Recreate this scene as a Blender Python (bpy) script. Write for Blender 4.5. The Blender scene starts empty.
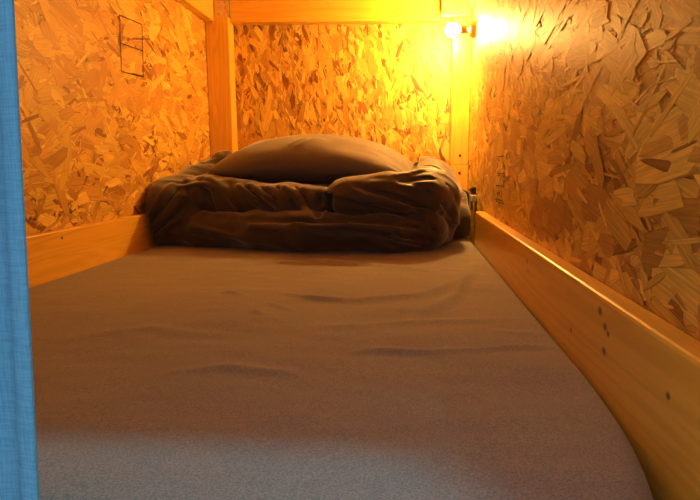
import bpy, bmesh, math, random
import numpy as np
from mathutils import Vector, Matrix

R = random.Random(7)
sc = bpy.context.scene
C = sc.collection

# ------------------------------------------------------------------ camera numbers
F = 580.0
PITCH = math.atan(86 / F); YAW = math.atan(25 / F); SX = 30.0
EYE = (0.0, 0.0, 0.750)

def ray(px, py):
    u = px - SX - 350; v = 250 - py
    cp, sp = math.cos(PITCH), math.sin(PITCH); cy, sy = math.cos(YAW), math.sin(YAW)
    f = F * cp + v * sp; z = -F * sp + v * cp
    return (u * cy - f * sy, u * sy + f * cy, z)

def P(px, py, X=None, Y=None, Z=None):
    """point of the room that is seen at a pixel, on a plane X, Y or Z"""
    d = ray(px, py)
    t = (X - EYE[0]) / d[0] if X is not None else (Y - EYE[1]) / d[1] if Y is not None else (Z - EYE[2]) / d[2]
    return Vector([EYE[i] + t * d[i] for i in range(3)])

# the bunk's measures
XL, XR = -0.797, 0.256          # panel faces
RL, RR = -0.775, 0.2225          # rail inner faces
YB = 2.44                       # back panel
ZM = 0.50                       # mattress top
ZR = 0.602                      # rail top
ZU = P(300, 21.8, Y=2.383).z                     # underside of the upper beams
ZC = ZU + .132                      # underside of the upper bunk

# ------------------------------------------------------------------ helpers
def link(o, parent=None):
    C.objects.link(o)
    if parent is not None: o.parent = parent
    return o

def new_mesh(name, verts, faces, mat, parent=None, smooth=False):
    me = bpy.data.meshes.new(name)
    me.from_pydata([tuple(v) for v in verts], [], faces)
    me.update()
    o = bpy.data.objects.new(name, me)
    if mat: me.materials.append(mat)
    if smooth:
        for p in me.polygons: p.use_smooth = True
    return link(o, parent)

def obj(name, bm, mat, parent=None, smooth=False, at=None):
    """one mesh object; coordinates in bm are world coordinates, the origin goes to the base centre"""
    bm.normal_update()
    me = bpy.data.meshes.new(name)
    bm.to_mesh(me); bm.free()
    if mat: me.materials.append(mat)
    if smooth:
        for p in me.polygons: p.use_smooth = True
    o = bpy.data.objects.new(name, me)
    return link(o, parent)

def box(bm, x0, x1, y0, y1, z0, z1, bev=0.0, seg=2):
    t = bmesh.new()
    bmesh.ops.create_cube(t, size=1)
    for v in t.verts:
        v.co = Vector((x0 + (v.co.x + .5) * (x1 - x0), y0 + (v.co.y + .5) * (y1 - y0), z0 + (v.co.z + .5) * (z1 - z0)))
    if bev:
        bmesh.ops.bevel(t, geom=list(t.edges), offset=bev, segments=seg, affect='EDGES', profile=.5)
    me = bpy.data.meshes.new('t'); t.to_mesh(me); t.free()
    bm.from_mesh(me); bpy.data.meshes.remove(me)

def lathe(bm, prof, origin, axis, n=32, caps=True):
    """prof: list of (distance along axis, radius)"""
    ax = Vector(axis).normalized()
    a = ax.orthogonal().normalized(); b = ax.cross(a)
    rings = []
    for d, r in prof:
        rings.append([bm.verts.new(Vector(origin) + ax * d + (a * math.cos(2 * math.pi * k / n) + b * math.sin(2 * math.pi * k / n)) * max(r, 1e-5)) for k in range(n)])
    for i in range(len(rings) - 1):
        for k in range(n):
            bm.faces.new((rings[i][k], rings[i][(k + 1) % n], rings[i + 1][(k + 1) % n], rings[i + 1][k]))
    if caps:
        bm.faces.new(list(reversed(rings[0]))); bm.faces.new(rings[-1])
    bmesh.ops.recalc_face_normals(bm, faces=bm.faces)

def tube(bm, pts, r, n=8):
    pts = [Vector(p) for p in pts]
    rings = []
    for i, p in enumerate(pts):
        t = (pts[min(i + 1, len(pts) - 1)] - pts[max(i - 1, 0)]).normalized()
        a = t.orthogonal().normalized(); b = t.cross(a)
        if rings:
            a = (pa - t * pa.dot(t)).normalized(); b = t.cross(a)
        pa = a
        rings.append([bm.verts.new(p + (a * math.cos(2 * math.pi * k / n) + b * math.sin(2 * math.pi * k / n)) * r) for k in range(n)])
    for i in range(len(rings) - 1):
        for k in range(n):
            bm.faces.new((rings[i][k], rings[i][(k + 1) % n], rings[i + 1][(k + 1) % n], rings[i + 1][k]))
    bm.faces.new(list(reversed(rings[0]))); bm.faces.new(rings[-1])
    bmesh.ops.recalc_face_normals(bm, faces=bm.faces)

def tag(o, label, cat, group=None):
    o['label'] = label; o['category'] = cat
    if group: o['group'] = group
    return o

def struct(o):
    o['kind'] = 'structure'
    return o

def empty(name, loc):
    o = bpy.data.objects.new(name, None)
    o.location = loc; o.empty_display_size = .05
    return link(o)

def adopt(root, o):
    """parent a world-built mesh to an Empty, keeping it where it stands"""
    o.parent = root
    o.matrix_parent_inverse = Matrix.Translation(-root.location)
    return o

# ------------------------------------------------------------------ materials
def material(name):
    m = bpy.data.materials.new(name); m.use_nodes = True
    nt = m.node_tree
    return m, nt, nt.nodes['Principled BSDF']

def N(nt, kind, **kw):
    n = nt.nodes.new(kind)
    for k, v in kw.items():
        if k.startswith('i_'): n.inputs[k[2:]].default_value = v
        else: setattr(n, k, v)
    return n

def ramp(nt, stops):
    n = nt.nodes.new('ShaderNodeValToRGB')
    while len(n.color_ramp.elements) < len(stops): n.color_ramp.elements.new(.5)
    for e, (p, c) in zip(n.color_ramp.elements, stops):
        e.position = p; e.color = (*c, 1)
    return n

def plain(name, col, rough=.5, metal=0.0):
    m, nt, b = material(name)
    L = nt.links
    tc = N(nt, 'ShaderNodeTexCoord'); nz = N(nt, 'ShaderNodeTexNoise'); nz.inputs['Scale'].default_value = 60; nz.inputs['Detail'].default_value = 4
    L.new(tc.outputs['Object'], nz.inputs['Vector'])
    r = ramp(nt, [(.3, tuple(c * .9 for c in col)), (.7, tuple(min(1, c * 1.1) for c in col))])
    L.new(nz.outputs['Fac'], r.inputs['Fac']); L.new(r.outputs['Color'], b.inputs['Base Color'])
    b.inputs['Roughness'].default_value = rough; b.inputs['Metallic'].default_value = metal
    return m

def pine(name, axis, knots=()):
    m, nt, b = material(name); L = nt.links
    tc = N(nt, 'ShaderNodeTexCoord')
    mp = N(nt, 'ShaderNodeMapping')
    s = [16.0, 16.0, 16.0]; s['xyz'.index(axis)] = .9
    mp.inputs['Scale'].default_value = s
    L.new(tc.outputs['Object'], mp.inputs['Vector'])
    n1 = N(nt, 'ShaderNodeTexNoise'); n1.inputs['Scale'].default_value = 1.3; n1.inputs['Detail'].default_value = 3; n1.inputs['Distortion'].default_value = .6
    L.new(mp.outputs['Vector'], n1.inputs['Vector'])
    # growth rings: a sine through the stretched noise
    k = N(nt, 'ShaderNodeMath', operation='MULTIPLY'); k.inputs[1].default_value = 46
    L.new(n1.outputs['Fac'], k.inputs[0])
    sn = N(nt, 'ShaderNodeMath', operation='SINE'); L.new(k.outputs[0], sn.inputs[0])
    mr = N(nt, 'ShaderNodeMapRange'); mr.inputs['From Min'].default_value = -1; mr.inputs['From Max'].default_value = 1
    L.new(sn.outputs[0], mr.inputs['Value'])
    n2 = N(nt, 'ShaderNodeTexNoise'); n2.inputs['Scale'].default_value = 22; n2.inputs['Detail'].default_value = 3
    L.new(mp.outputs['Vector'], n2.inputs['Vector'])
    mx = N(nt, 'ShaderNodeMix', data_type='FLOAT'); mx.inputs[0].default_value = .45
    L.new(mr.outputs['Result'], mx.inputs[2]); L.new(n2.outputs['Fac'], mx.inputs[3])
    r = ramp(nt, [(.1, PINE_D), (.55, PINE_M), (.95, PINE_L)])
    L.new(mx.outputs[0], r.inputs['Fac'])
    col = r.outputs['Color']
    for (kx, ky, kz, rad) in knots:
        vs = N(nt, 'ShaderNodeVectorMath', operation='SUBTRACT'); vs.inputs[1].default_value = (kx, ky, kz)
        L.new(tc.outputs['Object'], vs.inputs[0])
        vm = N(nt, 'ShaderNodeVectorMath', operation='MULTIPLY'); vm.inputs[1].default_value = (0, .75, 1)
        L.new(vs.outputs[0], vm.inputs[0])
        ln = N(nt, 'ShaderNodeVectorMath', operation='LENGTH'); L.new(vm.outputs[0], ln.inputs[0])
        kr = N(nt, 'ShaderNodeMapRange', interpolation_type='SMOOTHSTEP')
        kr.inputs['From Min'].default_value = rad * .45; kr.inputs['From Max'].default_value = rad * 1.5
        kr.inputs['To Min'].default_value = .9; kr.inputs['To Max'].default_value = 0
        L.new(ln.outputs['Value'], kr.inputs['Value'])
        mc = N(nt, 'ShaderNodeMix', data_type='RGBA'); mc.inputs['B'].default_value = (.10, .04, .015, 1)
        L.new(kr.outputs['Result'], mc.inputs['Factor']); L.new(col, mc.inputs['A'])
        col = mc.outputs['Result']
    L.new(col, b.inputs['Base Color'])
    b.inputs['Roughness'].default_value = .3
    b.inputs['Specular IOR Level'].default_value = .55
    bp = N(nt, 'ShaderNodeBump'); bp.inputs['Strength'].default_value = .05; bp.inputs['Distance'].default_value = .002
    L.new(n2.outputs['Fac'], bp.inputs['Height']); L.new(bp.outputs['Normal'], b.inputs['Normal'])
    return m

def osb_material():
    m, nt, b = material('oriented_strand_board'); L = nt.links
    at = N(nt, 'ShaderNodeAttribute'); at.attribute_name = 'strand'
    uv = N(nt, 'ShaderNodeUVMap'); uv.uv_map = 'grain'
    mp = N(nt, 'ShaderNodeMapping'); mp.inputs['Scale'].default_value = (14, 330, 1)
    L.new(uv.outputs['UV'], mp.inputs['Vector'])
    nz = N(nt, 'ShaderNodeTexNoise'); nz.inputs['Scale'].default_value = 1; nz.inputs['Detail'].default_value = 4
    L.new(mp.outputs['Vector'], nz.inputs['Vector'])
    mr = N(nt, 'ShaderNodeMapRange'); mr.inputs['From Min'].default_value = .25; mr.inputs['From Max'].default_value = .75
    mr.inputs['To Min'].default_value = .66; mr.inputs['To Max'].default_value = 1.22
    L.new(nz.outputs['Fac'], mr.inputs['Value'])
    sc_ = N(nt, 'ShaderNodeVectorMath', operation='SCALE')
    L.new(at.outputs['Color'], sc_.inputs[0]); L.new(mr.outputs['Result'], sc_.inputs['Scale'])
    L.new(sc_.outputs[0], b.inputs['Base Color'])
    b.inputs['Roughness'].default_value = .5
    b.inputs['Specular IOR Level'].default_value = .4
    bp = N(nt, 'ShaderNodeBump'); bp.inputs['Strength'].default_value = .12; bp.inputs['Distance'].default_value = .001
    L.new(nz.outputs['Fac'], bp.inputs['Height']); L.new(bp.outputs['Normal'], b.inputs['Normal'])
    return m

def fabric(name, dark, light, melange=700, rough=.9, sheen=.25, bump=.15):
    m, nt, b = material(name); L = nt.links
    tc = N(nt, 'ShaderNodeTexCoord')
    n1 = N(nt, 'ShaderNodeTexNoise'); n1.inputs['Scale'].default_value = melange; n1.inputs['Detail'].default_value = 3
    n2 = N(nt, 'ShaderNodeTexNoise'); n2.inputs['Scale'].default_value = melange * .18; n2.inputs['Detail'].default_value = 2
    L.new(tc.outputs['Object'], n1.inputs['Vector']); L.new(tc.outputs['Object'], n2.inputs['Vector'])
    mx = N(nt, 'ShaderNodeMix', data_type='FLOAT'); mx.inputs[0].default_value = .12
    L.new(n1.outputs['Fac'], mx.inputs[2]); L.new(n2.outputs['Fac'], mx.inputs[3])
    r = ramp(nt, [(.36, dark), (.64, light)])
    L.new(mx.outputs[0], r.inputs['Fac']); L.new(r.outputs['Color'], b.inputs['Base Color'])
    b.inputs['Roughness'].default_value = rough
    b.inputs['Specular IOR Level'].default_value = .25
    b.inputs['Sheen Weight'].default_value = sheen
    b.inputs['Sheen Roughness'].default_value = .45
    bp = N(nt, 'ShaderNodeBump'); bp.inputs['Strength'].default_value = bump; bp.inputs['Distance'].default_value = .0015
    L.new(n1.outputs['Fac'], bp.inputs['Height']); L.new(bp.outputs['Normal'], b.inputs['Normal'])
    return m

def linen(name, dark, light):
    """woven curtain cloth: fine threads across and along"""
    m, nt, b = material(name); L = nt.links
    tc = N(nt, 'ShaderNodeTexCoord')
    outs = []
    for s in ((90, 90, 1500), (1500, 1500, 90)):
        mp = N(nt, 'ShaderNodeMapping'); mp.inputs['Scale'].default_value = s
        L.new(tc.outputs['Object'], mp.inputs['Vector'])
        nz = N(nt, 'ShaderNodeTexNoise'); nz.inputs['Scale'].default_value = 1; nz.inputs['Detail'].default_value = 2
        L.new(mp.outputs['Vector'], nz.inputs['Vector']); outs.append(nz.outputs['Fac'])
    mx = N(nt, 'ShaderNodeMix', data_type='FLOAT'); mx.inputs[0].default_value = .5
    L.new(outs[0], mx.inputs[2]); L.new(outs[1], mx.inputs[3])
    r = ramp(nt, [(.38, dark), (.62, light)])
    L.new(mx.outputs[0], r.inputs['Fac']); L.new(r.outputs['Color'], b.inputs['Base Color'])
    b.inputs['Roughness'].default_value = .9; b.inputs['Specular IOR Level'].default_value = .1
    bp = N(nt, 'ShaderNodeBump'); bp.inputs['Strength'].default_value = .15; bp.inputs['Distance'].default_value = .001
    L.new(mx.outputs[0], bp.inputs['Height']); L.new(bp.outputs['Normal'], b.inputs['Normal'])
    return m

PINE_D = (.68, .385, .04); PINE_M = (.77, .455, .055); PINE_L = (.83, .51, .07)
knots_right = [P(x, y, X=RR) for x, y in ((600, 311), (605, 327), (608, 334), (604, 351))]
KN = [(k.x, k.y, k.z, r) for k, r in zip(knots_right, (.005, .0042, .0032, .0042))]
for (x, y), r in zip(((527, 261), (528, 271), (519, 243), (505, 235), (571, 330), (668, 396)), (.004, .003, .003, .0025, .003, .003)):
    k = P(x, y, X=RR); KN.append((k.x, k.y, k.z, r))
kl = P(62, 238, X=RL); kl2 = P(88, 236, X=RL)
M = dict(
    pine_x=pine('pine_along_width', 'x'), pine_y=pine('pine_along_length', 'y'), pine_z=pine('pine_upright', 'z'),
    pine_right=pine('pine_knotty_rail', 'y', KN), pine_left=pine('pine_left_rail', 'y', [(kl.x, kl.y, kl.z, .0035)]),
    osb=osb_material(),
    sheet=fabric('brown_grey_jersey', (.165, .160, .152), (.275, .267, .256), 520, .95, .15, .2),
    duvet=fabric('dark_brown_cotton', (.038, .033, .031), (.050, .044, .041), 300, .5, .5, .03),
    pillow=fabric('taupe_pillowcase', (.115, .102, .092), (.142, .126, .114), 300, .75, .25, .04),
    curtain=linen('blue_linen', (.095, .275, .44), (.155, .375, .57)),
    hem=linen('blue_linen_hem', (.11, .305, .48), (.17, .405, .60)),
    steel=plain('galvanised_steel', (.62, .60, .55), .35, 1.0),
    screw=plain('dark_screw_steel', (.10, .07, .05), .5, .6),
    ink=plain('black_ink', (.075, .035, .018), .8),
    brass=plain('dark_bronze_lamp_metal', (.20, .10, .045), .35, .7),
    cream=plain('cream_plastic', (.75, .70, .62), .35),
    black=plain('black_plastic', (.018, .016, .015), .4),
    floor=pine('floor_boards', 'y'),
)
mb, nt, b = material('glowing_bulb')
b.inputs['Base Color'].default_value = (.9, .85, .7, 1)
LAMP = (1.0, .53, .13)
b.inputs['Emission Color'].default_value = (*LAMP, 1)
b.inputs['Emission Strength'].default_value = 1400
M['bulb'] = mb

# ------------------------------------------------------------------ strand board walls
PALE = [(.74, 0.503, 0.083), (.69, 0.449, 0.069), (.79, 0.556, 0.105), (.64, 0.407, 0.061)]
MID = [(.55, 0.309, 0.051), (.49, 0.264, 0.042), (.60, 0.343, 0.060)]
DARK = [(.36, .165, 0.028), (.29, .12, 0.021), (.22, .085, 0.015)]

def strand_wall(name, O, U, V, n, w, h, ang, spread, density, lmin, lmax, seed, thick=.012):
    """a board whose face is made of overlapping pressed wood flakes; O corner, U/V in-plane axes, n into the room"""
    rr = random.Random(seed)
    O, U, V, n = Vector(O), Vector(U), Vector(V), Vector(n)
    verts, faces, cols, uvs = [], [], [], []
    # backing slab
    for d in (0.0, -thick):
        for (a, c) in ((0, 0), (w, 0), (w, h), (0, h)):
            verts.append(O + U * a + V * c + n * d); cols.append((.34, .18, .065)); uvs.append((a, c))
    faces += [(0, 1, 2, 3), (7, 6, 5, 4), (0, 4, 5, 1), (1, 5, 6, 2), (2, 6, 7, 3), (3, 7, 4, 0)]
    area = w * h
    cnt = int(area * density)
    for i in range(cnt):
        a = rr.uniform(-.01, w + .01); c = rr.uniform(-.01, h + .01)
        big = rr.random()
        ln = lmin + (lmax - lmin) * rr.random() ** 1.6
        wd = ln * rr.uniform(.13, .42)
        if big < .45: ln *= .45; wd = ln * rr.uniform(.12, .5)
        elif big < .68: wd = ln * rr.uniform(.03, .08)
        th = ang + rr.gauss(0, spread)
        du = (math.cos(th), math.sin(th)); dv = (-du[1], du[0])
        s = ln / 2; t = wd / 2
        bend = rr.uniform(-.12, .12) * wd
        j = lambda k: rr.uniform(-k, k)
        pl = [(-s + j(.12 * ln), -t * rr.uniform(.5, 1)), (-s * .4, -t + bend + j(.06 * wd)), (s * .35, -t + bend + j(.06 * wd)), (s + j(.12 * ln), -t * rr.uniform(.3, 1)),
              (s + j(.10 * ln), rr.uniform(-.2, .3) * t), (s * rr.uniform(.75, .97), t * rr.uniform(.5, 1)), (s * .3, t + bend + j(.06 * wd)), (-s * .45, t + bend + j(.06 * wd)),
              (-s * rr.uniform(.8, 1), t * rr.uniform(.3, .9)), (-s + j(.10 * ln), rr.uniform(-.3, .2) * t)]
        q = rr.random()
        base = rr.choice(PALE) if q < .46 else rr.choice(MID) if q < .83 or wd > .024 else rr.choice(DARK)
        # small dark flakes lie lower, big pale ones higher
        k = rr.uniform(.88, 1.12)
        col = tuple(min(.85, x * k) for x in base)
        off = .0004 + .0024 * rr.random() * (1.0 if ln > .03 else .9)
        tu, tv = rr.gauss(0, .005), rr.gauss(0, .0075)
        u0, v0 = rr.uniform(0, 50), rr.uniform(0, 50)
        idx = []
        for (x, y) in pl:
            aa = a + x * du[0] + y * dv[0]; cc = c + x * du[1] + y * dv[1]
            aa = min(max(aa, 0), w); cc = min(max(cc, 0), h)
            d = max(.0002, off + x * tu + y * tv)
            idx.append(len(verts)); verts.append(O + U * aa + V * cc + n * d)
            cols.append(col); uvs.append((x + u0, y + v0))
        # orientation towards the room
        # thin rim coloured darker: resin in the flake's edge plus painted gap shadow
        rim = rr.uniform(.34, .85)
        inr = min(.0014, t * .3)
        inner = []
        for k_, (x, y) in enumerate(pl):
            r_ = math.hypot(x, y) + 1e-6
            fx = max(0, 1 - inr / (abs(x) + 1e-6)) if abs(x) > s * .6 else 1
            fy = max(.2, 1 - inr / (abs(y) + 1e-6)) if abs(y) > t * .25 else 1
            x2, y2 = x * fx, y * fy
            aa = min(max(a + x2 * du[0] + y2 * dv[0], 0), w); cc = min(max(c + x2 * du[1] + y2 * dv[1], 0), h)
            d = max(.0002, off + x2 * tu + y2 * tv)
            inner.append(len(verts)); verts.append(O + U * aa + V * cc + n * (d + .00008)); cols.append(col); uvs.append((x2 + u0, y2 + v0))
        for q_ in idx: cols[q_] = tuple(v_ * rim for v_ in col)
        m_ = len(idx)
        fl = [tuple(inner)] + [(idx[k_], idx[(k_ + 1) % m_], inner[(k_ + 1) % m_], inner[k_]) for k_ in range(m_)]
        if U.cross(V).dot(n) < 0: fl = [f_[::-1] for f_ in fl]
        faces += fl
    o = new_mesh(name, verts, faces, M['osb'])
    me = o.data
    ca = me.color_attributes.new('strand', 'FLOAT_COLOR', 'POINT')
    ca.data.foreach_set('color', np.array([(*c, 1) for c in cols], dtype=np.float32).ravel())
    uvl = me.uv_layers.new(name='grain')
    li = np.zeros(len(me.loops), dtype=np.int32); me.loops.foreach_get('vertex_index', li)
    uvl.data.foreach_set('uv', np.array(uvs, dtype=np.float32)[li].ravel())
    return struct(o)

Z0, Z1 = .30, ZC
wl = strand_wall('wall_left', (XL, .30, Z0), (0, 1, 0), (0, 0, 1), (1, 0, 0), YB - .30 + .012, Z1 - Z0, .02, .52, 6500, .03, .16, 3)
wr = strand_wall('wall_right', (XR, .30, Z0), (0, 1, 0), (0, 0, 1), (-1, 0, 0), YB - .30 + .012, Z1 - Z0, .10, .34, 5500, .035, .21, 11)
wb = strand_wall('wall_back', (XL, YB, Z0), (1, 0, 0), (0, 0, 1), (0, -1, 0), XR - XL, Z1 - Z0, math.pi / 2 + .1, .38, 8500, .025, .105, 5)

# ink marks printed on the boards
def ink_strokes(name, parent, X, segs, wid, nx):
    bm = bmesh.new()
    for (p, q) in segs:
        p = Vector((X, p.y, p.z)); q = Vector((X, q.y, q.z))
        d = (q - p).normalized(); s = d.cross(Vector((1, 0, 0))).normalized() * wid / 2
        e = d * wid * .3
        lo = [p - e + s, q + e + s, q + e - s, p - e - s]
        v = [bm.verts.new(c) for c in lo] + [bm.verts.new(c + Vector((nx * .0004, 0, 0))) for c in lo]
        for f in ((0, 1, 2, 3), (4, 5, 6, 7), (0, 1, 5, 4), (1, 2, 6, 5), (2, 3, 7, 6), (3, 0, 4, 7)):
            bm.faces.new([v[i] for i in f])
    bmesh.ops.recalc_face_normals(bm, faces=bm.faces)
    return obj(name, bm, M['ink'], parent)

XS = XL + .0036
L_ = lambda x, y: P(x, y, X=XS)
seg = [((119.5, 15), (121.5, 71.5)), ((142, 24.5), (143.5, 77)), ((119.5, 15), (142, 24.5)), ((120.5, 43), (143, 51)), ((121.5, 71.5), (143.5, 77)), ((132, 73.5), (143.5, 76.4))]
st = ink_strokes('ink_stamp', wl, XS, [(L_(*a), L_(*b_)) for a, b_ in seg], .0030, 1)
st['label'] = 'black ink frame divided in two boxes'
XS2 = XR - .0036
R_ = lambda x, y: P(x, y, X=XS2)
seg = [((497, 157), (503.5, 156)), ((497.5, 159), (499.5, 161)), ((497.2, 163), (497.6, 167)), ((503, 165), (502.8, 169)), ((497, 173), (504, 173.5)), ((498, 175.5), (500, 175)),
       ((496, 183.5), (496.4, 187.2)), ((496.4, 185.5), (499.5, 185.7)), ((501.5, 184.5), (502, 187.6)), ((500, 186), (503, 186)),
       ((496.3, 190.5), (497.5, 195.5)), ((499.3, 191), (499.5, 196)), ((497, 193), (500, 193)), ((501.5, 190.6), (501.8, 196.4)),
       ((495, 198.3), (497.5, 202)), ((496, 198.5), (502.3, 201)), ((495.5, 201.2), (503.5, 203.5)), ((499, 199), (500.4, 202)), ((502.4, 199.2), (503, 203))]
pt = ink_strokes('printed_text', wr, XS2, [(R_(*a), R_(*b_)) for a, b_ in seg], .0024, -1)
pt['label'] = 'column of small black stamped characters'

# the upper bunk's board and the floor below
bm = bmesh.new(); box(bm, XL - .012, XR + .012, .30, YB + .012, ZC, ZC + .03)
struct(obj('ceiling', bm, M['pine_y']))
bm = bmesh.new(); box(bm, -1.6, 1.2, -1.3, YB + .1, -.03, 0)
struct(obj('floor', bm, M['floor']))

# ------------------------------------------------------------------ bunk bed frame
bed = empty('bunk_bed', (-.26, 1.37, 0))
tag(bed, 'varnished pine bunk frame with side rails, posts and upper beams around the mattress', 'bed frame')
def board(name, mat, b6, bev=.003, label=None, parent=bed):
    bm = bmesh.new(); box(bm, *b6, bev)
    o = adopt(bed, obj(name, bm, M[mat]))
    if label: o['label'] = label
    return o
YE = 1.845
board('side_rail', 'pine_right', (RR, XR - .004, .33, YE, .395, ZR), .004, 'knotty right side rail')
board('side_rail', 'pine_left', (XL + .004, RL, .33, 2.35, .395, ZR), .003)
# bed base under the mattress
board('bed_base', 'pine_x', (XL + .004, XR - .004, .335, 2.43, .355, .385), .002)
YP = 2.365
ZJ = P(455, 165, Y=YP).z
post_l = board('corner_post', 'pine_z', (XL + .004, -.700, YP, YB - .004, 0, ZC - .002), .003)
post_r = board('corner_post', 'pine_z', (.181, XR - .004, YP, YB - .004, ZJ, ZC - .002), .002)
post_r2 = board('post_foot', 'pine_z', (.181, XR - .004, YP - .001, YB - .004, 0, ZJ - .0015), .002)
board('corner_post', 'pine_z', (.186, XR - .004, .245, .312, 0, ZC - .002), .003)
board('corner_post', 'pine_z', (XL + .004, -.700, .262, .328, 0, ZC - .002), .003)
board('upper_beam', 'pine_y', (XL + .004, -.757, .33, YP - .002, ZU, ZC - .002), .003)
board('upper_beam', 'pine_y', (.235, XR - .004, .33, YP - .045, ZU + .03, ZC - .002), .003)
board('upper_beam', 'pine_x', (-.699, .132, YP + .018, YB - .004, ZU, ZC - .002), .003)
board('upper_beam', 'pine_x', (-.699, .164, .27, .318, ZU, ZC - .002), .003)
board('beam_block', 'pine_z', (.135, XR - .006, YP - .035, YP - .001, P(455, 16, Y=YP - .035).z, ZC - .002), .002)

def screw(parent, p, r=.0055):
    bm = bmesh.new()
    lathe(bm, [(-.006, r * .5), (0, r), (.0012, r * .95), (.002, r * .6)], p, (0, -1, 0), 16)
    o = obj('screw_head', bm, M['screw'])
    adopt_local(parent, o); return o
def adopt_local(par, o):
    bpy.context.view_layer.update()
    o.parent = par
    o.matrix_parent_inverse = par.matrix_world.inverted()
a = P(460, 155.5, Y=YP); screw(post_r, a)
a = P(459.5, 173, Y=YP - .001); screw(post_r2, a)

def bracket(name, x0, x1, y0, z0, z1, xf=None):
    """folded steel corner plate: a flange on the front face and one round the corner, with punched holes"""
    bm = bmesh.new()
    def plate(o, u, v, w, h, n, cols, rows):
        # grid with square holes
        t = .0018
        o, u, v, n = Vector(o), Vector(u), Vector(v), Vector(n)
        cu = []; 
        xs = [0]; 
        cw = w / cols
        for c in range(cols): xs += [c * cw + cw * .3, c * cw + cw * .7]
        xs.append(w)
        ch = h / rows; ys = [0]
        for r_ in range(rows): ys += [r_ * ch + ch * .3, r_ * ch + ch * .7]
        ys.append(h)
        def cell(i, j):
            q = [o + u * xs[a_] + v * ys[b_] for a_, b_ in ((i, j), (i + 1, j), (i + 1, j + 1), (i, j + 1))]
            vs = [bm.verts.new(p_) for p_ in q] + [bm.verts.new(p_ + n * t) for p_ in q]
            for f in ((3, 2, 1, 0), (4, 5, 6, 7), (0, 1, 5, 4), (1, 2, 6, 5), (2, 3, 7, 6), (3, 0, 4, 7)):
                bm.faces.new([vs[k] for k in f])
        for i in range(len(xs) - 1):
            for j in range(len(ys) - 1):
                if i % 2 == 1 and j % 2 == 1: continue
                cell(i, j)
    plate((x0, y0, z0), (1, 0, 0), (0, 0, 1), x1 - x0, z1 - z0, (0, -1, 0), 2, 5)
    if xf is not None:
        plate((x1, y0 - .0018, z0), (0, 1, 0), (0, 0, 1), xf, z1 - z0, (1, 0, 0), 2, 5)
    bmesh.ops.remove_doubles(bm, verts=bm.verts, dist=1e-5)
    bmesh.ops.recalc_face_normals(bm, faces=bm.faces)
    o = adopt(bed, obj(name, bm, M['steel']))
    o['label'] = 'punched steel corner bracket'
    return o
br = bracket('corner_bracket', -.750, -.698, YP, P(222, 17, Y=YP).z, ZC - .006, .05)
br2 = bracket('corner_bracket', .202, .247, YP - .035, P(460, 15, Y=YP - .035).z, ZC - .006)

# ------------------------------------------------------------------ mattress with its fitted sheet
def vnoise(p, seed=0):
    """smooth value noise, p (...,3) -> 0..1"""
    p = np.asarray(p, dtype=np.float64)
    i = np.floor(p).astype(np.int64); f = p - i; f = f * f * f * (f * (f * 6 - 15) + 10)
    def h(a, b_, c):
        n = (a * 374761393 + b_ * 668265263 + c * 2147483647 + seed * 1274126177) & 0xffffffff
        n = ((n ^ (n >> 13)) * 1274126177) & 0xffffffff
        n = (n ^ (n >> 16)) & 0xffffffff
        return n / 4294967295.0
    x, y, z = i[..., 0], i[..., 1], i[..., 2]
    fx, fy, fz = f[..., 0], f[..., 1], f[..., 2]
    l = lambda a, b_, t: a + (b_ - a) * t
    return l(l(l(h(x, y, z), h(x + 1, y, z), fx), l(h(x, y + 1, z), h(x + 1, y + 1, z), fx), fy),
             l(l(h(x, y, z + 1), h(x + 1, y, z + 1), fx), l(h(x, y + 1, z + 1), h(x + 1, y + 1, z + 1), fx), fy), fz)

def seg_dist(p, a, b_):
    a = np.asarray(a); b_ = np.asarray(b_)
    d = b_ - a; t = np.clip(((p - a) @ d) / (d @ d), 0, 1)
    q = p - (a + t[..., None] * d)
    return np.sqrt((q * q).sum(-1)), t

def poly_dist(p, pts):
    best = None; bt = None
    n = len(pts) - 1
    for i in range(n):
        d, t = seg_dist(p, pts[i], pts[i + 1])
        g = (i + t) / n
        if best is None: best, bt = d, g
        else:
            m_ = d < best
            best = np.where(m_, d, best); bt = np.where(m_, g, bt)
    return best, bt

def SPACED(n):                     # rows drawn together at the rims, where the cover turns over
    t = np.linspace(0, 1, n)
    return .72 * t + .28 * (.5 - .5 * np.cos(np.pi * t))

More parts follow.
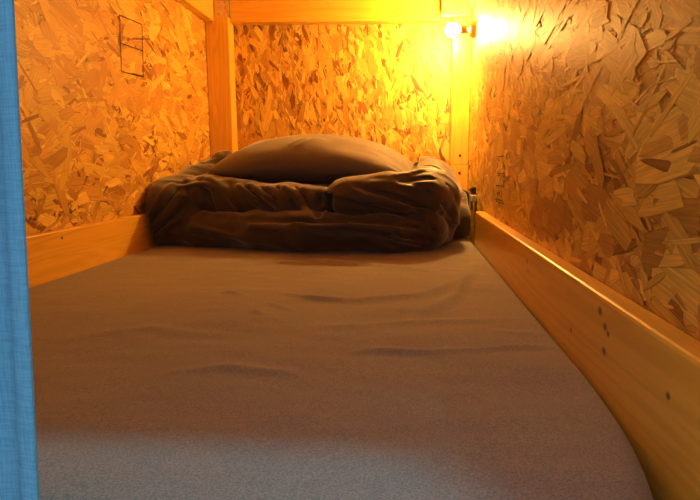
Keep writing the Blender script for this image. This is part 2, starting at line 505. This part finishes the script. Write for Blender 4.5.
def build_mattress():
    x0, x1, y0, y1 = RL + .0015, RR - .0015, .352, 2.34
    nx, ny = 180, 300
    zt = ZM; zb = .386
    U_, V_ = np.meshgrid(SPACED(nx), SPACED(ny), indexing='ij')
    Y = y0 + V_ * (y1 - y0)
    # towards the foot the corners are rounded off
    t = np.clip((.58 - Y) / .23, 0, 1)
    shr = .075 * (1 - np.sqrt(1 - t * t * .999))
    xa, xb = x0 + shr, x1 - shr
    X = xa + U_ * (xb - xa)
    hx, hy = (x1 - x0) / 2, (y1 - y0) / 2
    cx, cy = (x0 + x1) / 2, (y0 + y1) / 2
    re = .012 + .022 * np.clip((.66 - Y) / .2, 0, 1)
    ds = np.minimum(X - xa, xb - X); df = np.minimum(Y - y0, y1 - Y)
    es = np.clip(1 - ds / re, 0, 1); ef = np.clip(1 - df / .045, 0, 1)
    d = np.minimum(ds, df)
    e = np.clip(np.sqrt(es * es + ef * ef), 0, 1)
    Z = zt - np.maximum(re * (es > 0), .045 * (ef > 0)) * (1 - np.sqrt(np.maximum(0, 1 - e * e)))
    p2 = np.stack([X, Y, np.zeros_like(X)], -1)
    w = np.clip(d / .05, 0, 1)
    # soft sag and gentle undulation of the jersey
    Z += w * (.010 * (vnoise(p2 * 3.1, 5) - .5) + .005 * (vnoise(p2 * (7, 11, 1), 6) - .5))
    Z += w * .0016 * (vnoise(p2 * (18, 40, 1), 16) - .5)
    creases = [  # pixel polyline, height, half width
        ([(446, 349), (480, 349), (515, 345), (548, 346), (572, 352)], .0032, .011),
        ([(352, 351), (385, 349), (420, 351), (446, 350)], .0028, .013),
        ([(300, 300), (360, 302), (420, 297), (470, 278)], .004, .022),
        ([(476, 262), (470, 275), (455, 296), (430, 312)], .005, .02),
        ([(285, 296), (310, 300), (345, 303)], .003, .01),
        ([(225, 294), (240, 297)], .004, .008),
        ([(252, 314), (262, 317)], .0035, .007),
        ([(270, 305), (290, 312)], .003, .008),
        ([(170, 372), (230, 366), (300, 372)], .0022, .014),
        ([(60, 340), (150, 330), (230, 336)], .0016, .018),
        ([(300, 330), (420, 322), (530, 318)], .002, .02),
        ([(500, 330), (560, 335), (590, 360)], .0025, .016),
        ([(262, 264), (310, 262), (370, 266), (430, 272)], .005, .02),
    ]
    for px, hgt, wd in creases:
        pts = [np.array(P(x, y, Z=ZM)) * (1, 1, 0) for x, y in px]
        dist, g = poly_dist(p2, pts)
        fade = np.sin(np.clip(g * .9 + .05, 0, 1) * math.pi) ** .7
        # a pinched fold: sharp towards the foot, soft towards the head
        Z += 2.0 * hgt * np.exp(-(dist / (wd * .8)) ** 2) * fade * w
        Z -= hgt * .45 * np.exp(-(dist / (wd * 2.4)) ** 2) * fade * w
    # fold rising at the far right, where the duvet has dragged the sheet
    a = np.array(P(474, 238, Z=ZM)); dd = np.sqrt((X - a[0] + .03) ** 2 + (Y - a[1] + .02) ** 2)
    Z += .012 * np.exp(-(dd / .06) ** 2) * np.clip(d / .02, 0, 1)
    global MAT_TOP
    MAT_TOP = (x0, x1, y0, y1, Z.copy())
    verts = np.stack([X, Y, Z], -1).reshape(-1, 3)
    idx = np.arange(nx * ny).reshape(nx, ny)
    faces = np.stack([idx[:-1, :-1], idx[1:, :-1], idx[1:, 1:], idx[:-1, 1:]], -1).reshape(-1, 4).tolist()
    # skirt: sides down to the base
    rim = list(idx[:, 0]) + list(idx[-1, 1:]) + list(idx[-2::-1, -1]) + list(idx[0, -2:0:-1])
    verts = verts.tolist(); base = len(verts); nr = len(rim)
    for lev, (zz, ins) in enumerate(((zt - .06, -.001), (zb + .025, -.001), (zb, .012))):
        for r_ in rim:
            x, y = verts[r_][0], verts[r_][1]
            v = Vector((x - cx, y - cy)); 
            verts.append([x - (ins if abs(x - cx) > hx - .08 else 0) * (1 if x > cx else -1), y - (ins if abs(y - cy) > hy - .08 else 0) * (1 if y > cy else -1), zz])
    prev = rim
    for lev in range(3):
        cur = [base + lev * nr + k for k in range(nr)]
        for k in range(nr):
            faces.append((prev[k], cur[k], cur[(k + 1) % nr], prev[(k + 1) % nr]))
        prev = cur
    faces.append(tuple(reversed(prev)))
    o = new_mesh('mattress', verts, faces, M['sheet'], smooth=True)
    bm = bmesh.new(); bm.from_mesh(o.data); bmesh.ops.recalc_face_normals(bm, faces=bm.faces); bm.to_mesh(o.data); bm.free()
    return o
mat_o = build_mattress()
tag(mat_o, 'mattress in a brown-grey fitted sheet, lying between the pine side rails', 'mattress')

# ------------------------------------------------------------------ duvet: a signed-distance sculpt of a bunched, folded quilt
def smin(a, b_, k):
    h = np.clip(.5 + .5 * (b_ - a) / k, 0, 1)
    return b_ + (a - b_) * h - k * h * (1 - h)

def sd_caps(p, pts, rads):
    best = None
    for i in range(len(pts) - 1):
        a = np.asarray(pts[i], float); b_ = np.asarray(pts[i + 1], float)
        d, t = seg_dist(p, a, b_)
        d = d - (rads[i] + (rads[i + 1] - rads[i]) * t)
        best = d if best is None else smin(best, d, .02)
    return best

def sd_box(p, lo, hi, r):
    lo = np.asarray(lo, float); hi = np.asarray(hi, float)
    q = np.abs(p - (lo + hi) / 2) - ((hi - lo) / 2 - r)
    return np.sqrt((np.maximum(q, 0) ** 2).sum(-1)) + np.minimum(q.max(-1), 0) - r

def sd_ell(p, c, r):
    q = (p - np.asarray(c)) / np.asarray(r)
    k0 = np.sqrt((q * q).sum(-1)); q2 = q / np.asarray(r); k1 = np.sqrt((q2 * q2).sum(-1)) + 1e-9
    return k0 * (k0 - 1) / k1

DS = lambda v: (v.x / 1.03, v.y / 1.045, (v.z - ZM) / 1.03 + .5)
SEAM_A = DS(P(332, 193, Y=1.63)); SEAM_B = DS(P(458, 225, Y=1.735))
DUVET_SCALE = np.array((1.03, 1.045, 1.03))
def duvet_base(p):
    p = (p - (0, 0, ZM)) / DUVET_SCALE + (0, 0, .5)
    return duvet_shape(p) * 1.04

def duvet_shape(p):
    # lower layer: the long folded edge lying on the sheet
    low = sd_caps(p, [(-.73, 1.70, .545), (-.60, 1.665, .55), (-.42, 1.61, .553), (-.27, 1.565, .553), (-.05, 1.565, .553), (.05, 1.62, .555), (.088, 1.72, .555)],
                  [.05, .05, .054, .054, .056, .058, .055])
    low = smin(low, sd_box(p, (-.72, 1.70, .495), (.14, 2.2, .60), .04), .03)
    # upper layer, left two thirds
    up = sd_caps(p, [(-.72, 1.77, .635), (-.60, 1.73, .645), (-.47, 1.69, .642), (-.34, 1.645, .635), (-.235, 1.625, .63)],
                 [.062, .062, .054, .05, .045])
    up = smin(up, sd_box(p, (-.72, 1.74, .52), (-.2, 2.2, .675), .04), .03)
    # upper layer, the right flap folded over
    fl = sd_caps(p, [(-.150, 1.60, .637), (-.05, 1.605, .643), (.04, 1.655, .645), (.083, 1.78, .655), (.085, 1.92, .67)],
                 [.052, .052, .058, .062, .066])
    fl = smin(fl, sd_box(p, (-.21, 1.66, .53), (.14, 2.15, .685), .04), .03)
    # bulge spilling against the left rail
    lf = sd_ell(p, (-.70, 1.755, .60), (.12, .135, .11))
    lf = smin(lf, sd_caps(p, [(-.745, 1.80, .63), (-.71, 2.0, .68)], [.055, .07]), .04)
    # humps behind the pillow
    hb = sd_caps(p, [(-.735, 2.02, .69), (-.66, 2.08, .72), (-.52, 2.12, .72)], [.045, .068, .06])
    hr = sd_caps(p, [(.05, 2.14, .69), (.08, 2.04, .695), (.10, 1.93, .675)], [.055, .066, .058])
    tail = sd_caps(p, [(.09, 1.84, .545), (.170, 1.872, .55), (.178, 2.00, .585), (.21, 2.20, .588)], [.05, .057, .062, .062])
    knob = sd_ell(p, (.130, 1.72, .575), (.03, .045, .03))
    d = smin(low, up, .004)
    # the folded-over sheet of the flap ends in a lip that runs down to the right
    lip = (p[:, 2] - SEAM_A[2]) * (SEAM_B[0] - SEAM_A[0]) - (p[:, 0] - SEAM_A[0]) * (SEAM_B[2] - SEAM_A[2])
    lip = -lip / math.hypot(SEAM_B[0] - SEAM_A[0], SEAM_B[2] - SEAM_A[2])
    over = np.maximum(fl - .019, lip)
    d = smin(d, fl, .006)
    d = smin(d, over, .003)
    d = smin(d, lf, .02)
    d = smin(d, hb, .035)
    d = smin(d, hr, .03)
    d = smin(d, tail, .03)
    d = smin(d, knob, .012)
    return d

def march(px, py):
    d = np.array(ray(px, py)); d /= np.linalg.norm(d)
    t = 1.2
    for _ in range(120):
        p = np.array(EYE) + d * t
        s = float(duvet_base(p[None])[0])
        if s < .001: break
        t += max(s * .8, .001)
        if t > 3: return None
    return np.array(EYE) + d * t

RIDGES = [  # pixel polyline, height (+ ridge, - crease), half width
    ([(238, 186), (252, 198), (266, 209)], 0.0160, .008), ([(250, 185), (268, 198), (285, 208)], 0.0144, .008),
    ([(268, 187), (284, 198), (296, 211)], 0.0128, .007), ([(285, 188), (300, 201), (308, 212)], 0.0160, .008), ([(304, 189), (313, 200), (314, 210)], 0.0144, .008),
    ([(245, 186), (258, 197), (274, 209)], -0.0112, .005), ([(261, 188), (276, 199), (291, 210)], -0.0112, .005), ([(278, 188), (292, 200), (302, 212)], -0.0112, .005), ([(296, 189), (306, 200), (311, 211)], -0.0112, .005),
    ([(320, 186), (320, 200), (318, 216)], -.016, .010),
    ([(322, 190), (324, 204), (326, 218)], .006, .008),
    ([(210, 178), (224, 190), (236, 204)], .009, .010), ([(198, 178), (208, 192), (214, 206)], -.008, .008),
    ([(186, 178), (196, 192), (200, 205)], .008, .009),
    ([(172, 184), (160, 200), (150, 216)], .007, .009), ([(183, 196), (168, 214), (152, 230)], .007, .008), ([(192, 210), (172, 224), (156, 238)], .006, .008),
    ([(178, 190), (164, 207), (150, 223)], -.007, .006), ([(188, 203), (170, 219), (154, 234)], -.007, .006),
    ([(178, 186), (200, 184), (222, 190)], .006, .01),
    # the edge of the flap, a seam running down to the right
    ([(346, 200), (385, 211), (420, 220), (456, 231)], -.006, .007),
    ([(372, 183), (410, 188), (448, 200)], .009, .009), ([(356, 186), (395, 198), (440, 212)], -.008, .008),
    ([(395, 176), (420, 171), (444, 176), (456, 188)], .010, .007), ([(398, 172), (422, 166), (444, 170)], -.009, .006),
    ([(404, 166), (426, 160), (446, 164)], .006, .007), ([(408, 160), (428, 155), (446, 159)], -.005, .005),
    ([(400, 182), (424, 178), (446, 186)], -.009, .006), ([(412, 184), (432, 184), (450, 196)], .009, .007),
    # long crease between the two layers and soft pulls along the lower one
    ([(205, 215), (250, 219), (310, 222), (345, 221)], -.010, .007), ([(345, 221), (395, 224), (445, 233)], -.006, .007),
    ([(190, 226), (230, 236), (280, 243)], .008, .009), ([(180, 234), (215, 243), (250, 248)], -.008, .007),
    ([(300, 228), (350, 226), (400, 230)], .008, .009), ([(250, 226), (290, 230), (330, 236)], .007, .008),
    ([(360, 196), (400, 204), (436, 216)], .008, .007), ([(425, 190), (442, 204), (452, 218)], -.009, .006), ([(436, 186), (450, 200), (457, 214)], .009, .007),
    ([(340, 228), (380, 236), (430, 240)], -.007, .006), ([(430, 228), (444, 238), (448, 248)], -.008, .006),
    ([(386, 236), (400, 240), (418, 243)], .009, .006), ([(384, 243), (402, 247), (420, 248)], -.006, .006),
    ([(170, 160), (190, 154), (212, 150)], .006, .01), ([(170, 168), (195, 163), (220, 160)], -.006, .009), ([(155, 178), (180, 168), (205, 170)], .005, .01),
]

def surface_nets(val, origin, h):
    nx, ny, nz = val.shape
    ins = val < 0
    cell_shape = (nx - 1, ny - 1, nz - 1)
    acc = np.zeros(cell_shape + (3,), np.float64); cnt = np.zeros(cell_shape, np.int32)
    corners = [(0, 0, 0), (1, 0, 0), (0, 1, 0), (1, 1, 0), (0, 0, 1), (1, 0, 1), (0, 1, 1), (1, 1, 1)]
    def cv(c): return val[c[0]:nx - 1 + c[0], c[1]:ny - 1 + c[1], c[2]:nz - 1 + c[2]]
    for a in corners:
        for ax in range(3):
            if a[ax] == 1: continue
            b_ = list(a); b_[ax] = 1
            va, vb = cv(a), cv(b_)
            cr = (va < 0) != (vb < 0)
            t = np.where(cr, va / np.where(cr, va - vb, 1), 0)
            for k in range(3):
                acc[..., k] += np.where(cr, a[k] + (t if k == ax else 0), 0)
            cnt += cr
    has = cnt > 0
    ids = -np.ones(cell_shape, np.int64); ids[has] = np.arange(has.sum())
    pos = acc[has] / cnt[has][:, None]
    cells = np.argwhere(has)
    verts = np.asarray(origin) + (cells + pos) * h
    faces = []
    for ax in range(3):
        o1, o2 = [(1, 2), (2, 0), (0, 1)][ax]
        sl_a = [slice(1, -1)] * 3; sl_a[ax] = slice(0, -1)
        sl_b = [slice(1, -1)] * 3; sl_b[ax] = slice(1, None)
        A, B = ins[tuple(sl_a)], ins[tuple(sl_b)]
        for flip, mask in ((False, A & ~B), (True, ~A & B)):
            q = np.argwhere(mask)
            if not len(q): continue
            q[:, o1] += 1; q[:, o2] += 1      # node index
            def cid(d1, d2):
                c = q.copy(); c[:, o1] -= d1; c[:, o2] -= d2
                return ids[c[:, 0], c[:, 1], c[:, 2]]
            f = np.stack([cid(1, 1), cid(0, 1), cid(0, 0), cid(1, 0)], -1)
            if flip: f = f[:, ::-1]
            faces.append(f)
    return verts, np.concatenate(faces)

def mesh_edges(f, diag=False):
    e = [f[:, [0, 1]], f[:, [1, 2]], f[:, [2, 3]], f[:, [3, 0]]]
    if diag: e += [f[:, [0, 2]], f[:, [1, 3]]]
    e = np.sort(np.concatenate(e), axis=1)
    return np.unique(e, axis=0)

def scatter(n, i, val):
    return np.stack([np.bincount(i, val[:, k], n) for k in range(3)], -1)

def relax(v, f, it, lam):
    e = mesh_edges(f); n = len(v)
    deg = np.bincount(e.ravel(), minlength=n)[:, None].astype(float)
    for _ in range(it):
        m_ = (scatter(n, e[:, 0], v[e[:, 1]]) + scatter(n, e[:, 1], v[e[:, 0]])) / deg
        v = v + lam * (m_ - v)
    return v

def buckle(v0, f, steps=170):
    """let the cloth be larger than the shape it lies on, so that it creases as real cover cloth does"""
    n = len(v0)
    e = mesh_edges(f, True); e4 = mesh_edges(f)
    deg = np.bincount(e.ravel(), minlength=n)[:, None].astype(float)
    deg4 = np.bincount(e4.ravel(), minlength=n)[:, None].astype(float)
    d0 = v0[e[:, 1]] - v0[e[:, 0]]; L0 = np.linalg.norm(d0, axis=1) + 1e-9
    u = np.abs(d0 / L0[:, None])
    mid = (v0[e[:, 1]] + v0[e[:, 0]]) / 2
    patch = vnoise(mid * 6.0, 91)
    patch = .35 + 1.3 * patch
    # direction of the pull: mostly along the roll, turning diagonal over patches
    th = (vnoise(mid * 5.0, 93) - .5) * 2.2
    du = d0 / L0[:, None]
    along = np.abs(du[:, 0] * np.cos(th) + (du[:, 2] + .5 * du[:, 1]) * np.sin(th))
    L = L0 * (1 + GROW * patch * along ** 2 + .015)
    # normals
    c = np.cross(v0[f[:, 2]] - v0[f[:, 0]], v0[f[:, 3]] - v0[f[:, 1]])
    nm = np.zeros_like(v0)
    for k in range(4): nm += scatter(n, f[:, k], c)
    nm /= np.linalg.norm(nm, axis=1)[:, None] + 1e-12
    seed_ = (vnoise(v0 @ np.array([[30, 6, 0], [-4, 26, 8], [9, 0, 14]]).T, 95) - .5) * .004
    free = np.clip((v0[:, 2] - (ZM + .006)) / .02, 0, 1)[:, None]
    disp = nm * seed_[:, None] * free
    for s_ in range(steps):
        x = v0 + disp
        d = x[e[:, 1]] - x[e[:, 0]]; l = np.linalg.norm(d, axis=1) + 1e-9
        cor = d * ((l - L) / l * .5)[:, None]
        x = x + 1.3 * (scatter(n, e[:, 0], cor) - scatter(n, e[:, 1], cor)) / deg
        disp = (x - v0) * free
        # tangential drift is damped, so the cloth buckles outwards and inwards
        dn = (disp * nm).sum(1)[:, None] * nm
        disp = dn + .9 * (disp - dn)
        disp *= .985
        for _ in range(2):
            m_ = (scatter(n, e4[:, 0], disp[e4[:, 1]]) + scatter(n, e4[:, 1], disp[e4[:, 0]])) / deg4
            disp = disp + .24 * (m_ - disp)
        # hold the amplitude of a quilt's creases
        a_ = np.linalg.norm(disp, axis=1)[:, None] + 1e-9
        disp *= np.minimum(1, .018 / a_)
    m_ = np.linalg.norm(disp, axis=1)
    print('buckle mm mean %.2f max %.2f, verts %d' % (m_.mean() * 1e3, m_.max() * 1e3, n))
    return v0 + disp

GROW = .30
def build_duvet():
    h = .0044
    lo = np.array((XL - .01, 1.44, .47)); hi = np.array((.262, 2.42, .87))
    n = np.ceil((hi - lo) / h).astype(int)
    g = np.stack(np.meshgrid(*[lo[k] + h * np.arange(n[k]) for k in range(3)], indexing='ij'), -1)
    shp = g.shape[:3]
    # coarse pass first, so only the shell near the surface is evaluated finely
    st_ = 4
    nc = [(n[k] - 1) // st_ + 2 for k in range(3)]
    gc = np.stack(np.meshgrid(*[lo[k] + h * st_ * np.arange(nc[k]) for k in range(3)], indexing='ij'), -1)
    dc = duvet_base(gc.reshape(-1, 3)).reshape(gc.shape[:3])
    I = [np.minimum((np.arange(n[k]) + st_ // 2) // st_, nc[k] - 1) for k in range(3)]
    d = dc[np.ix_(*I)].reshape(-1)
    fine = np.abs(d) < .075
    d[fine] = duvet_base(g.reshape(-1, 3)[fine])
    near = np.abs(d) < .05
    p = g.reshape(-1, 3)[near]
    w = np.zeros(len(p))
    # small random puckers, stretched along the quilt, and a slow puffiness
    warp = np.stack([vnoise(p * 7, 31 + k) - .5 for k in range(3)], -1) * .06
    q = p + warp
    puff = vnoise(q * (7, 9, 9), 41) - .5
    rid = 1 - np.abs(2 * vnoise(q @ np.array([[11, 6, 0], [-4, 20, 8], [9, 0, 26]]).T, 43) - 1)
    w += .016 * puff + .004 * (rid - .5)
    for px, hgt, wd in RIDGES:
        pts = [march(x, y) for x, y in px]
        pts = [a for a in pts if a is not None]
        if len(pts) < 2: continue
        dist, t = poly_dist(p, pts)
        fade = np.sin(np.clip(t * .86 + .07, 0, 1) * math.pi) ** .6
        w += 1.7 * hgt * np.exp(-(dist / wd) ** 2) * fade
    d2 = d.copy(); d2[near] = d[near] - w
    # keep it on the sheet, off the walls and off the rails
    pp = g.reshape(-1, 3)
    x0, x1, y0, y1, Zm = MAT_TOP
    tx, ty = SPACED(Zm.shape[0]), SPACED(Zm.shape[1])
    gi = lambda q, a_, b_, t_: np.rint(np.interp((q - a_) / (b_ - a_), t_, np.arange(len(t_)))).astype(int)
    ii = gi(pp[:, 0], x0, x1, tx); jj = gi(pp[:, 1], y0, y1, ty)
    d2 = np.maximum(d2, np.maximum(Zm[ii, jj], ZM - .012) + .003 - pp[:, 2])
    # the dent the pillow presses into it
    gx0, gy0, gh, B = PIL_BOT
    ii = np.rint((pp[:, 0] - gx0) / gh).astype(int); jj = np.rint((pp[:, 1] - gy0) / gh).astype(int)
    ok = (ii >= 0) & (jj >= 0) & (ii < B.shape[0]) & (jj < B.shape[1])
    zb_ = np.full(len(pp), 9.0); zb_[ok] = B[ii[ok], jj[ok]]
    d2 = np.maximum(d2, np.clip(pp[:, 2] - (zb_ - .007), -.05, .05) * .9)
    d2 = np.maximum(d2, (XL + .018) - pp[:, 0])
    lim = np.where(pp[:, 1] < YE + .01, RR - .012, np.where(pp[:, 1] < 2.19, XR - .039, XR - .016))
    d2 = np.maximum(d2, pp[:, 0] - lim)
    d2 = np.maximum(d2, -np.maximum(.172 - pp[:, 0], (YP - .045) - pp[:, 1]))
    d2 = np.maximum(d2, -np.maximum(pp[:, 0] - (RL + .006), pp[:, 2] - (ZR + .008)))
    d2 = d2.reshape(shp)
    d2[0] = d2[-1] = 1; d2[:, 0] = d2[:, -1] = 1; d2[:, :, 0] = d2[:, :, -1] = 1
    v, f = surface_nets(d2, lo, h)
    v = relax(v, f, 1, .5)
    v = buckle(v, f)
    ii = np.clip(gi(v[:, 0], x0, x1, tx), 2, len(tx) - 3); jj = np.clip(gi(v[:, 1], y0, y1, ty), 2, len(ty) - 3)
    top = np.maximum.reduce([Zm[ii + a_, jj + b_] for a_ in (-2, -1, 0, 1, 2) for b_ in (-2, -1, 0, 1, 2)])
    v[:, 2] = np.maximum(v[:, 2], top + .003)
    o = new_mesh('duvet', v, f.tolist(), M['duvet'], smooth=True)
    return o
# ------------------------------------------------------------------ pillow
def build_pillow():
    n, m_ = 90, 64
    W, D, T = .330, .228, .089
    verts = []; faces = []
    def surf(u, v, s):
        # corners drawn out, edges pulled in slightly between them
        ex = 1 - .075 * (1 - u * u) ** 0 * (v * v) * 0
        x = u * W * (1 - .06 * (1 - abs(v)) ** 0 * (1 - v * v) * (abs(u) ** 6) * 0)
        x = u * W * (1 - .05 * (1 - v * v) * abs(u) ** 4 * -1 * .0)
        y = v * D * (1 - .10 * (u * u) ** 2)
        prof = max(0, (1 - abs(u) ** 2.6)) ** .68 * max(0, (1 - abs(v) ** 2.6)) ** .52
        z = s * T * prof
        if s < 0: z *= .78
        return Vector((x, y, z))
    idx = {}
    for s in (1, -1):
        for i in range(n + 1):
            for j in range(m_ + 1):
                if s < 0 and (i in (0, n) or j in (0, m_)):
                    idx[s, i, j] = idx[1, i, j]; continue
                u = -math.cos(math.pi * i / n); v = -math.cos(math.pi * j / m_)
                idx[s, i, j] = len(verts); verts.append(surf(u, v, s))
        for i in range(n):
            for j in range(m_):
                q = [idx[s, i, j], idx[s, i + 1, j], idx[s, i + 1, j + 1], idx[s, i, j + 1]]
                faces.append(q if s > 0 else q[::-1])
    p = np.array([tuple(v) for v in verts])
    # slight bend over the quilt, wrinkles at the ends
    p[:, 2] -= .030 * (p[:, 0] / W) ** 2
    p[:, 2] += .006 * (vnoise(p * (8, 14, 3), 61) - .5) * 2
    e = np.clip((np.abs(p[:, 0]) - .16) / .16, 0, 1)
    rid = 1 - np.abs(2 * vnoise(p * (9, 34, 10) + 3.3, 67) - 1)
    p[:, 2] += e * .007 * (rid - .5) * np.sign(p[:, 2] + .02)
    for (a, b_, hgt, wd) in (((-.03, -.16), (.015, -.10), -.004, .006), ((-.02, -.17), (.03, -.11), .005, .007), ((-.05, -.16), (-.01, -.12), .004, .007)):
        dist, t = seg_dist(p * (1, 1, 0), np.array((*a, 0.)), np.array((*b_, 0.)))
        p[:, 2] += hgt * np.exp(-(dist / wd) ** 2) * (p[:, 2] > 0)
    o = new_mesh('pillow', p, faces, M['pillow'], smooth=True)
    o.location = (-.306, 2.025, .763)
    o.rotation_euler = (math.radians(7), math.radians(1.5), math.radians(-2))
    return o
pil = build_pillow()
tag(pil, 'plump taupe pillow lying on top of the folded duvet', 'pillow')

def pillow_underside(o, gh=.008):
    bpy.context.view_layer.update()
    v = np.array([tuple(o.matrix_world @ x.co) for x in o.data.vertices])
    x0, y0 = v[:, 0].min() - .03, v[:, 1].min() - .03
    n = (int((v[:, 0].max() + .03 - x0) / gh) + 1, int((v[:, 1].max() + .03 - y0) / gh) + 1)
    B = np.full(n, 9.0)
    ii = np.rint((v[:, 0] - x0) / gh).astype(int); jj = np.rint((v[:, 1] - y0) / gh).astype(int)
    np.minimum.at(B, (ii, jj), v[:, 2])
    for _ in range(2):                       # close gaps between samples
        Q = np.pad(B, 1, constant_values=9.0)
        B = np.minimum.reduce([Q[1 + a:Q.shape[0] - 1 + a, 1 + b_:Q.shape[1] - 1 + b_] for a in (-1, 0, 1) for b_ in (-1, 0, 1)])
    return x0, y0, gh, B
PIL_BOT = pillow_underside(pil)
duvet = build_duvet()
tag(duvet, 'dark brown-grey duvet bunched and folded in layers at the head of the mattress', 'duvet')

# ------------------------------------------------------------------ lamp in the far right corner
LY = 2.22
lp = P(476, 29.5, Y=LY)
lz = lp.z
lamp = empty('wall_lamp', (XR, LY, lz))
tag(lamp, 'small bronze wall lamp with a bare glowing bulb in the far right corner', 'lamp')
bm = bmesh.new()
lathe(bm, [(0.002, .030), (.006, .031), (.014, .030), (.022, .026), (.030, .018), (.034, .0145)], (XR - .002, LY, lz), (-1, 0, 0), 40)
adopt(lamp, obj('wall_plate', bm, M['brass'], smooth=False))
bm = bmesh.new()
lathe(bm, [(0, .0125), (.004, .0145), (.016, .0145), (.018, .0165), (.024, .0165), (.026, .014)], (XR - .034, LY, lz), (-1, 0, 0), 32)
adopt(lamp, obj('socket', bm, M['brass']))
bm = bmesh.new()
prof = [(0, .011), (.006, .012)]
for k in range(1, 15):
    a = math.radians(150 - k * 150 / 15 + 0)
    prof.append((.006 + .022 + .024 * math.cos(math.pi - (math.pi - a)) * -1 * -1 * -1, .024 * math.sin(a)))
prof = [(0, .011), (.006, .012)] + [(.030 - .024 * math.cos(t), .024 * math.sin(t)) for t in [math.radians(x) for x in range(32, 180, 10)]] + [(.054, .0005)]
lathe(bm, prof, (XR - .060, LY, lz), (-1, 0, 0), 32)
adopt(lamp, obj('bulb', bm, M['bulb'], smooth=True))

# ------------------------------------------------------------------ plug by the end of the right rail
py_ = 2.10
sz = P(478, 201, X=XR - .02).z
sock = empty('wall_socket', (XR, py_, sz))
tag(sock, 'small cream power socket on the right board just past the rail end', 'socket')
bm = bmesh.new(); box(bm, XR - .022, XR - .003, py_ - .034, py_ + .034, sz - .014, sz + .010, .004)
adopt(sock, obj('socket_body', bm, M['cream']))
bm = bmesh.new(); box(bm, XR - .0232, XR - .0215, py_ - .02, py_ + .02, sz - .008, sz + .005, .0006)
adopt(sock, obj('socket_face', bm, M['steel']))
plug = empty('power_plug', (XR, py_, sz + .010))
tag(plug, 'black power plug standing above the cream socket by the rail end', 'plug')
bm = bmesh.new(); box(bm, XR - .021, XR - .004, py_ - .018, py_ + .02, sz + .0102, sz + .038, .005)
adopt(plug, obj('plug_body', bm, M['black']))
bm = bmesh.new()
tube(bm, [(XR - .020, py_, sz + .026), (XR - .0235, py_ + .006, sz + .029), (XR - .022, py_ + .026, sz + .028), (XR - .013, py_ + .045, sz + .014), (XR - .009, py_ + .055, sz - .01), (XR - .009, py_ + .058, sz - .05)], .0026)
adopt(plug, obj('cable', bm, M['black'], smooth=True))

# ------------------------------------------------------------------ curtain, drawn to the left of the opening
def build_curtain():
    yc = .24
    zt, zb = 1.36, .12
    nu, nv = 220, 90
    e0, e1, e2 = P(19, 0, Y=yc), P(28.5, 250, Y=yc), P(39, 500, Y=yc)
    def edge(z):
        # hanging edge, a little off plumb
        t = (z - e2.z) / (e0.z - e2.z)
        return e2.x + (e0.x - e2.x) * t
    verts = []; faces = []
    for j in range(nv + 1):
        z = zt + (zb - zt) * j / nv
        xe = edge(max(min(z, 1.2), .3)); xl = XL + .06
        for i in range(nu + 1):
            s = i / nu                                   # 0 at the leading edge
            x = xe + (xl - xe) * s
            ph = s * 7.2 + .12 * math.sin(z * 3)
            amp = .020 * min(1, .25 + s * 3)
            y = yc - .004 + amp * math.sin(ph * 2 * math.pi) * (1 - .2 * math.cos(z * 2)) + .003 * math.sin(z * 5 + s * 9)
            verts.append((x, y, z))
    w = nu + 1
    for j in range(nv):
        for i in range(nu):
            faces.append((j * w + i, j * w + i + 1, (j + 1) * w + i + 1, (j + 1) * w + i))
    o = new_mesh('curtain', verts, faces, M['curtain'], smooth=True)
    md = o.modifiers.new('cloth', 'SOLIDIFY'); md.thickness = .0014; md.offset = 0
    # leading hem, a doubled strip stitched along the edge
    hv, hf = [], []
    for j in range(nv + 1):
        for i in range(4):
            v = Vector(verts[j * w + i * 1]); 
            hv.append((v.x + (.0006 if i == 0 else 0), v.y - .0016, v.z))
    for j in range(nv):
        for i in range(3):
            hf.append((j * 4 + i, j * 4 + i + 1, (j + 1) * 4 + i + 1, (j + 1) * 4 + i))
    h_ = new_mesh('hem', hv, hf, M['hem'], o, smooth=True)
    md = h_.modifiers.new('cloth', 'SOLIDIFY'); md.thickness = .0014; md.offset = 0
    return o
cur = build_curtain()
tag(cur, 'blue linen curtain drawn aside at the left of the bunk opening', 'curtain')

# ------------------------------------------------------------------ light
def area(name, loc, rot, sx, sy, power, col):
    l = bpy.data.lights.new(name, 'AREA'); l.shape = 'RECTANGLE'; l.size = sx; l.size_y = sy; l.energy = power; l.color = col
    o = bpy.data.objects.new(name, l); o.location = loc; o.rotation_euler = rot
    return link(o)
# the corridor's ceiling lamp above the foot of the bunk
area('corridor_ceiling_lamp', (.42, -.06, 2.55), (0, 0, 0), .14, .08, 20, (.28, .82, 1.0))

w = bpy.data.worlds.new('corridor_daylight'); sc.world = w; w.use_nodes = True
bg = w.node_tree.nodes['Background']
bg.inputs['Color'].default_value = (.62, .78, 1.0, 1); bg.inputs['Strength'].default_value = .8

# ------------------------------------------------------------------ camera and view
cd = bpy.data.cameras.new('camera'); co = bpy.data.objects.new('camera', cd); link(co)
cd.sensor_width = 36; cd.lens = F / 700 * 36; cd.shift_x = -SX / 700; cd.clip_start = .02
co.location = EYE
co.rotation_euler = (math.pi / 2 - PITCH, 0, YAW)
sc.camera = co
sc.view_settings.view_transform = 'Standard'; sc.view_settings.look = 'None'
sc.view_settings.gamma = 1; sc.view_settings.use_curve_mapping = False
sc.view_settings.exposure = 0
sc.cycles.max_bounces = 16; sc.cycles.diffuse_bounces = 10
